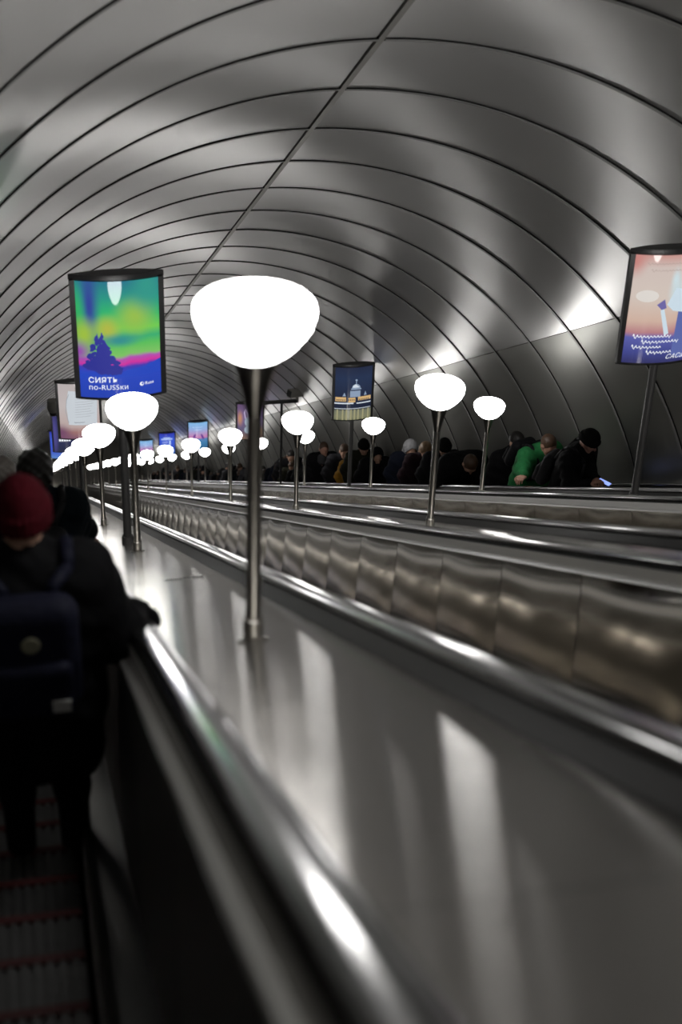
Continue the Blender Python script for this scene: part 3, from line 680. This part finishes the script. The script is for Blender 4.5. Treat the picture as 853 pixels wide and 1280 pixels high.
def head_bits(F, style, res):
    """hair or hat as a mesh around the head: returns (name, mesh function)"""
    Rt = F.Rh; c = F.head
    loc = lambda Q: (Q-c.astype(np.float32))@Rt.astype(np.float32)
    def short(Q):
        q = loc(Q); d = sd_ell(q, (0, -.018, .026), (.084, .100, .103))
        return np.maximum(d, -np.maximum(np.maximum(.075-q[:, 2]-.35*np.maximum(-q[:, 1], 0)*3, q[:, 1]-.02-1.0*(q[:, 2]-.02)), -1)*0+np.maximum(q[:, 1]-.030-.55*(q[:, 2]-.0), -.06-q[:, 2]))
    def bushy(Q):
        q = loc(Q); d = sd_ell(q, (0, -.025, .020), (.106, .122, .122))+.006*np.sin(q[:, 0]*90)*np.sin(q[:, 2]*80+q[:, 1]*60)
        return np.maximum(d, np.maximum(q[:, 1]-.045-.5*(q[:, 2]-.02), -.11-q[:, 2]))
    def longh(Q):
        q = loc(Q); d = smin(sd_ell(q, (0, -.02, .022), (.092, .108, .110)), sd_box(q, (0, -.06, -.10), (.085, .045, .12), .04), .04)
        return np.maximum(d, q[:, 1]-.040-.5*(q[:, 2]-.0))
    def beanie(Q):
        q = loc(Q); a = np.arctan2(q[:, 0], q[:, 1]); rb = .0028*np.cos(a*34)
        d = sd_ell(q, (0, -.016, .040), (.094, .112, .118))+rb
        band = np.maximum(np.abs(np.linalg.norm(q[:, :2]*np.array([1/.090, 1/.108], np.float32)+np.array([0, .016/.108], np.float32), axis=1)-1)*.095-.013, np.abs(q[:, 2]-.032-.15*q[:, 1])-.032)+rb
        return smin(np.maximum(d, .0+.15*q[:, 1]-q[:, 2]), band, .012)
    def hood(Q):
        q = loc(Q); d = sd_ell(q, (0, -.03, .015), (.118, .13, .145)); d = smin(d, sd_ell(q, (0, -.07, -.12), (.11, .07, .08)), .05)
        return np.maximum(d, -sd_ell(q, (0, .06, -.01), (.085, .13, .118)))
    fn = {'short': short, 'bushy': bushy, 'long': longh, 'beanie': beanie, 'hood': hood}[style]
    return fn, c-.26, c+.24
def hand_mesh(name, m, side, res=.0045, curl=.5, glove=0.0):
    """hand along local +y from the wrist, palm down; four unequal bent fingers and a thumb off the side of the palm"""
    P = []
    g = glove
    for i, (x, L, y0) in enumerate(((-.030, .068, .085), (-.010, .078, .090), (.011, .072, .088), (.031, .055, .080))):
        a = np.array([x*side, y0, .0]); ang = curl*.5
        for sl, r0, r1 in ((.45, .0095, .009), (.32, .009, .0083), (.23, .0083, .007)):
            b = a+L*sl*1.15*np.array([x*side*.6, math.cos(ang), -math.sin(ang)]); P.append((a, b, r0+g, r1+g)); a = b; ang += curl
    th = [np.array([-.030*side, .025, -.005]), np.array([-.058*side, .052, -.014]), np.array([-.066*side, .082, -.028]), np.array([-.058*side, .102, -.040])]
    for a, b, r0, r1 in zip(th, th[1:], (.014, .0115, .010), (.0115, .010, .008)): P.append((a, b, r0+g, r1+g))
    def fn(Q):
        d = sd_box(Q, (0, .05, 0), (.042+g, .045, .014+g), .013)
        d = smin(d, sd_cap(Q, (0, -.03, 0), (0, .02, 0), .026+g, .028+g), .02)
        for p in P: d = smin(d, sd_cap(Q, *p), .006)
        return d
    return sdf_mesh(name, fn, (-.11, -.07, -.14), (.11, .21, .05), res, [m])
HANDS = {}
def hand_of(mname, m, side, curl, glove=0.0, res=.0055):
    k = (mname, side, curl, glove)
    if k not in HANDS: HANDS[k] = hand_mesh('hand', m, side, res, curl, glove)
    return HANDS[k]
def person(label, head, yaw, mats, style, hairmat, F_args, hands, res=.013, group=None, skin=None, coat_len=.80, curl=.5, glove=None, hand_dirs=None, face=True, female=False, part='hair'):
    """head: world point of the head centre; hands: {side: world point or None for hanging}"""
    F = Fig(**F_args); Rz = rotz(yaw); head = np.asarray(head, float)
    for it in range(6):                              # size and place so that the head sits where the photo has it and the feet stand on a tread
        foot = head-Rz@(F.head*F.sc); fz = tread(head[0], foot[1]); F.sc = (head[2]-fz)/F.head[2]
    foot = head-Rz@(F.head*F.sc); foot[2] = fz
    mw = Matrix.Translation(Vector(foot)) @ Matrix.Rotation(yaw, 4, 'Z') @ Matrix.Scale(F.sc, 4)
    inv = mw.inverted(); hl = {}
    for k in (-1, 1):
        h = hands.get(k); hl[k] = np.array(inv @ Vector(h)) if h is not None else F.sh[k]+np.array([k*.06, .05, -.52])
    sk = skin or SKIN; gm = glove or sk
    body = build_body('person', F, hl, [mats[0], mats[1], sk, mats[2]], res, female, coat_len)
    o = obj('person', body, None, mw); tag(o, label, 'person', group)
    fn, lo, hi = head_bits(F, style, res)
    obj(part, sdf_mesh(part, lambda Q: fn(Q.astype(np.float32)), lo, hi, min(res, .009), [hairmat]), o)
    if face:
        for k in (-1, 1):
            e = F.head+F.Rh@np.array([k*.031, .074, .004]); eb = B(); eb.lathe([(.002, -.010), (.009, -.006), (.011, 0), (.009, .006), (.002, .010)], 10)
            obj('eye', eb.me('eye', [EYEM], True), o, Matrix.Translation(Vector(e)))
        mo = B().tube([Vector(F.head+F.Rh@np.array([x, .088-abs(x)*.35, -.060])) for x in (-.022, -.01, 0, .01, .022)], [.003, .006, .0065, .006, .003], 8)
        obj('mouth', mo.me('mouth', [LIPM], True), o)
    for k in (-1, 1):
        el, hd = F.wr[k]; d = Vector(hd-el).normalized()
        if hand_dirs and k in hand_dirs: d2 = (inv.to_3x3() @ Vector(hand_dirs[k])).normalized()
        else: d2 = d
        z = Vector((0, 0, 1)); x = d2.cross(z).normalized() if abs(d2.z) < .95 else Vector((k, 0, 0)); z = x.cross(d2)
        R = Matrix((x, d2, z)).transposed().to_4x4(); p = Vector(el+(hd-el)*.90)
        obj('hand', hand_of(gm.name, gm, -k, curl, .008 if glove else 0.0), o, Matrix.Translation(p) @ R @ (Matrix.Diagonal((1.15, .95, 1.5, 1)) if glove else Matrix.Identity(4)))
    return o, F, mw
BLK = cloth('black_down_jacket', (.012, .012, .014)); DRK = cloth('charcoal_coat', (.022, .022, .026)); NAVY = cloth('navy_jacket', (.014, .018, .034))
GRN = cloth('green_jacket', (.035, .27, .085), .7); YEL = cloth('mustard_jacket', (.70, .36, .05)); PUR = cloth('purple_jacket', (.12, .05, .34)); BRN = cloth('brown_coat', (.05, .033, .024))
OLV = cloth('olive_parka', (.035, .036, .022)); GRY = cloth('grey_wool', (.10, .10, .11)); PALE = cloth('pale_hood', (.62, .62, .64)); TRS = cloth('black_trousers', (.01, .01, .012)); SHOE = mat('black_shoes', (.012, .012, .012), .4)
REDK = cloth('dark_red_knit', (.11, .006, .014), .95); KNIT = cloth('black_knit', (.012, .013, .012), .95); TEAL = cloth('dark_teal_jacket', (.008, .015, .022))

def backpack(label, F, mw, m, res=.012, size=(.15, .075, .22), z=1.19, patch=False, grp=None):
    """worn on the back; straps run over both shoulders"""
    s = size; c = F.up(z)+F.R2@np.array([0, -.155-F.bulk-s[1]*.9, 0]); Rb = F.R2
    r = obj('backpack', None, None, mw); tag(r, label, 'backpack', grp)
    def body(Q): return sd_box(Q, c, (s[0]+.01, s[1], s[2]), min(.07, s[1]-.004), Rb)
    obj('pack_body', sdf_mesh('pack_body', lambda Q: body(Q.astype(np.float32)), c-.33, c+.33, res, [m]), r)
    pc = c+Rb@np.array([0, -s[1]-.004, -.09])
    obj('front_pocket', sdf_mesh('front_pocket', lambda Q: sd_box(Q.astype(np.float32), pc, (s[0]*.86, .035, .105), .03, Rb), pc-.2, pc+.2, res, [m]), r)
    for k in (-1, 1):
        a = [c+Rb@np.array([k*.075, .05, s[2]-.01]), F.sh[k]*.75+F.up(1.42)*.25+np.array([0, -.10, .045+F.bulk]), F.sh[k]*.75+F.up(1.42)*.25+np.array([0, .0, .085+F.bulk]), F.sh[k]*.72+F.up(1.42)*.28+F.R2@np.array([0, .10+F.bulk, .03]), F.up(1.25)+F.R2@np.array([k*.14, .135+F.bulk, 0]), F.up(1.08)+F.R2@np.array([k*.185, .05, 0])]
        sb = B()
        for p, q in zip(a, a[1:]): sb.tube([Vector(p), Vector((p+q)/2), Vector(q)], [.022, .024, .022], 8)
        obj('shoulder_strap', sb.me('shoulder_strap', [m], True), r)
    if patch:
        dsk = B().lathe([(.030, -.004), (.030, .003), (.027, .005)], 24)
        obj('round_badge', dsk.me('round_badge', [mat('badge_olive', (.30, .29, .20), .6)]), r, Matrix.Translation(Vector(c+Rb@np.array([.0, -s[1]-.004, .085]))) @ Matrix.Rotation(math.pi/2, 4, 'X'))
        obj('white_tag', B().box(-.030, .030, -.003, .003, -.022, .022).me('white_tag', ['white']), r, Matrix.Translation(Vector(c+Rb@np.array([.085, -s[1]-.042, -.135]))))
    return r

# --- the escalator in front of the viewer (people look down the slope, away from the camera)
def at(px, py, t):                                   # pixel at slope distance t -> (x, h, t)
    d = np.array([px-426.5, py-640, FPX]); k = t/(d@_s); return (d@_r)*k, (d@_n)*k, t
hd = W(*at(27, 646, 5.45)); rail = W(.292, -.54, 5.99)
o, F, mw = person('person in a dark red knit beanie and black jacket, gloved hand on the rail', hd, 0, (BLK, TRS, SHOE), 'beanie', REDK, dict(lean=.04, nod=.08, bulk=.045), {1: rail-Vector((-.01, .08, -.075)), -1: None}, .012, glove=BLK, coat_len=.70, curl=.95, hand_dirs={1: (.1, CT, -ST)}, face=False, part='beanie')
backpack('navy backpack with a round badge and white tag, below the red beanie', F, mw, cloth('navy_nylon', (.022, .024, .05), .6), .012, z=1.28, patch=True)
hd = W(*at(44, 589, 9.75)); rail = W(.313, -.55, 10.75)
o, F, mw = person('person with thick dark hair in a dark jacket, ahead of the red beanie', hd, 0, (TEAL, TRS, SHOE), 'bushy', HAIRS['black'], dict(lean=.05, nod=.1, bulk=.03), {1: rail-Vector((.0, .10, -.05)), -1: None}, .014, curl=.35, hand_dirs={1: (.1, CT, -ST)}, face=False)
backpack('dark grey backpack worn by the person with thick dark hair', F, mw, cloth('charcoal_nylon', (.03, .03, .033), .6), .016)
hd = W(*at(3, 590, 14.2))
person('passenger with greyish brown hair at the left edge, farther down the nearest escalator', hd, 0, (BRN, TRS, SHOE), 'bushy', HAIRS['grey'], dict(lean=.03, nod=.05, bulk=.03), {1: None, -1: None}, .018, face=False)

# --- the crowded far escalator (people come up, facing the viewer's side)
XP = 6.32; GP = 'passengers on the crowded far escalator'
railx = DECKS[2][0]+.385
def up_person(label, px, py, x=XP, **kw):
    p = on_x(px, py, x); a = dict(yaw=math.pi, mats=(BLK, TRS, SHOE), style='short', hairmat=HAIRS['black'], F_args=dict(lean=.1, nod=.3, bulk=.035), hands={1: None, -1: None}, res=.013, group=GP)
    a.update(kw); return person(label, W(*p), a.pop('yaw'), a.pop('mats'), a.pop('style'), a.pop('hairmat'), a.pop('F_args'), a.pop('hands'), **a), p
# man in a black beanie with a lit telephone
p = on_x(756, 603, 6.40); ph = W(*p)
(o, F, mw), _ = up_person('man in a black beanie and black jacket looking down at a lit phone', 737, 552, yaw=math.pi+.75, style='beanie', hairmat=KNIT, part='beanie', F_args=dict(lean=.12, nod=.40, bulk=.04, slump=.15), skin=SKIN2, hands={1: ph+Vector((-.13, .05, -.02)), -1: ph+Vector((-.05, .12, -.03))}, curl=.6)
tel = empty('phone', Matrix.Translation(ph) @ Matrix.Rotation(math.pi+.75, 4, 'Z') @ Matrix.Rotation(math.radians(-8), 4, 'X')); tag(tel, 'phone with a glowing blue screen held by the man in the black beanie', 'phone')
obj('phone_case', B().box(-.04, .04, -.08, .08, -.006, .004).me('phone_case', ['frame']), tel)
obj('screen', B().box(-.036, .036, -.074, .074, .004, .006).me('screen', [emis('phone_screen', (.22, .30, .75), 1.6)]), tel)
backpack('dark grey backpack worn by the man in the black beanie', F, mw, cloth('slate_nylon', (.04, .04, .045), .6), .016, (.14, .07, .20), 1.06)
# man in green leaning on the hand rail
hp = on_x(657, 606, railx); hw_ = W(railx-.01, DECKS[2][1]+.10, hp[2])
(o, F, mw), _ = up_person('man in a bright green jacket bowing his head, one hand on the rail', 686, 556, x=6.40, yaw=math.pi+.35, F_args=dict(lean=.20, nod=.35, bulk=.045, slump=.22), mats=(GRN, TRS, SHOE), hairmat=HAIRS['brown'], skin=SKIN2, hands={1: hw_+Vector((.02, .10, .04)), -1: None}, hand_dirs={1: (-.55, -.6, .1)}, curl=.7)
backpack('black backpack worn by the man in the green jacket', F, mw, cloth('black_nylon', (.012, .012, .015), .6), .016, (.15, .075, .20), 1.14)
up_person('black-haired person in a long black coat behind the green jacket', 647, 553, yaw=math.pi+.3, x=6.36, F_args=dict(lean=.05, nod=.2, bulk=.04), coat_len=.5)
up_person('person in black bent far forward, brown hair, between two lamp poles', 588, 580, yaw=math.pi+.1, x=6.28, F_args=dict(lean=.55, nod=.55, bulk=.06, slump=.35), hairmat=HAIRS['brown'])
up_person('person in a black beanie partly hidden by the second lamp pole', 556, 560, x=6.36, style='beanie', hairmat=KNIT, part='beanie', mats=(DRK, TRS, SHOE))
up_person('brown-haired person in a dark plum coat left of the second lamp pole', 533, 563, x=6.26, style='long', hairmat=HAIRS['fair'], mats=(cloth('plum_coat', (.03, .014, .02)), TRS, SHOE), F_args=dict(lean=.12, nod=.4, bulk=.03), female=True)
up_person('person with a pale grey hood over the head and a dark jacket', 514, 562, x=6.35, style='hood', hairmat=PALE, part='hood', mats=(NAVY, TRS, SHOE), F_args=dict(lean=.10, nod=.4, bulk=.045))
up_person('bulky person in a black hooded coat right of the night dome sign', 472, 570, x=6.36, style='hood', hairmat=BLK, part='hood', F_args=dict(lean=.1, nod=.3, bulk=.06))
up_person('person in a tall black beanie behind the mustard jacket', 455, 559, x=6.30, style='beanie', hairmat=KNIT, part='beanie', mats=(OLV, TRS, SHOE), F_args=dict(lean=.1, nod=.15, bulk=.045))
up_person('dark-haired person in a mustard yellow jacket under the night dome sign', 444, 572, x=6.22, mats=(YEL, TRS, SHOE), style='long', F_args=dict(lean=.1, nod=.35, bulk=.035), female=True)
up_person('brown-haired person in a dark coat just left of the night dome sign pole', 431, 564, x=6.30, hairmat=HAIRS['brown'], mats=(DRK, TRS, SHOE))
up_person('short-haired man facing the viewer, between the mast and the dome sign', 405, 561, x=6.30, hairmat=HAIRS['brown'], F_args=dict(lean=.04, nod=.02, bulk=.05), skin=SKIN2)
up_person('person in a grey knit beanie with bowed head, in front of the short-haired man', 402, 576, x=6.24, style='beanie', hairmat=GRY, part='beanie', F_args=dict(lean=.2, nod=.5, bulk=.05), mats=(DRK, TRS, SHOE))
up_person('dark-haired person in black to the left of the middle lamp pole', 364, 570, x=6.32)
# the crowd farther down: a few figures built once, then copied
PROTO = []
for i, (st, hm, fa) in enumerate((('short', HAIRS['black'], dict(lean=.08, nod=.25, bulk=.045)), ('beanie', KNIT, dict(lean=.1, nod=.35, bulk=.05)), ('long', HAIRS['brown'], dict(lean=.07, nod=.3, bulk=.035)), ('hood', BLK, dict(lean=.12, nod=.3, bulk=.05)), ('short', HAIRS['brown'], dict(lean=.15, nod=.4, bulk=.04)))):
    F = Fig(**fa); hl = {k: F.sh[k]+np.array([k*.03, .16, -.46]) for k in (-1, 1)}
    body = build_body('person', F, hl, [BLK, TRS, SKIN, SHOE], .021); fn, lo, hi = head_bits(F, st, .014)
    hm_ = sdf_mesh(('beanie' if st == 'beanie' else 'hood' if st == 'hood' else 'hair'), lambda Q: fn(Q.astype(np.float32)), lo, hi, .014, [hm]); PROTO.append((F, body, hm_))
COATS = [BLK, DRK, NAVY, BLK, BRN, OLV, BLK, GRY, DRK, TEAL]
CN_ = {'black_down_jacket': 'a black jacket', 'charcoal_coat': 'a charcoal coat', 'navy_jacket': 'a navy jacket', 'brown_coat': 'a brown coat', 'olive_parka': 'an olive parka', 'grey_wool': 'a grey wool coat', 'dark_teal_jacket': 'a dark teal jacket'}
t = 37.4; i = 0
while t < 92:
    F, body, hm_ = PROTO[random.randrange(5)]; x = random.choice((6.27, 6.32, 6.37)); Hh = random.uniform(1.62, 1.84); sc = Hh/1.75
    w = W(x, NOSE, t); z = tread(x, w.y)
    o = obj('person', body, None, Matrix.Translation((x, w.y, z)) @ Matrix.Rotation(math.pi+random.uniform(-.35, .35), 4, 'Z') @ Matrix.Scale(sc, 4))
    o.material_slots[0].link = 'OBJECT'; o.material_slots[0].material = PUR if abs(t-46.6) < .5 else random.choice(COATS)
    purple = o.material_slots[0].material is PUR
    tag(o, 'passenger in a purple jacket in the distant crowd below the violet lightbox' if purple else f'passenger in {CN_[o.material_slots[0].material.name]} with {hm_.name.split(chr(46))[0].replace("hair", hm_.materials[0].name.replace(chr(95), " ")).replace("beanie", "a black beanie").replace("hood", "a raised hood")}, in the distant crowd', 'person', 'distant crowd on the far escalator')
    obj(hm_.name.split('.')[0], hm_, o)
    t += random.uniform(.80, 1.15); i += 1
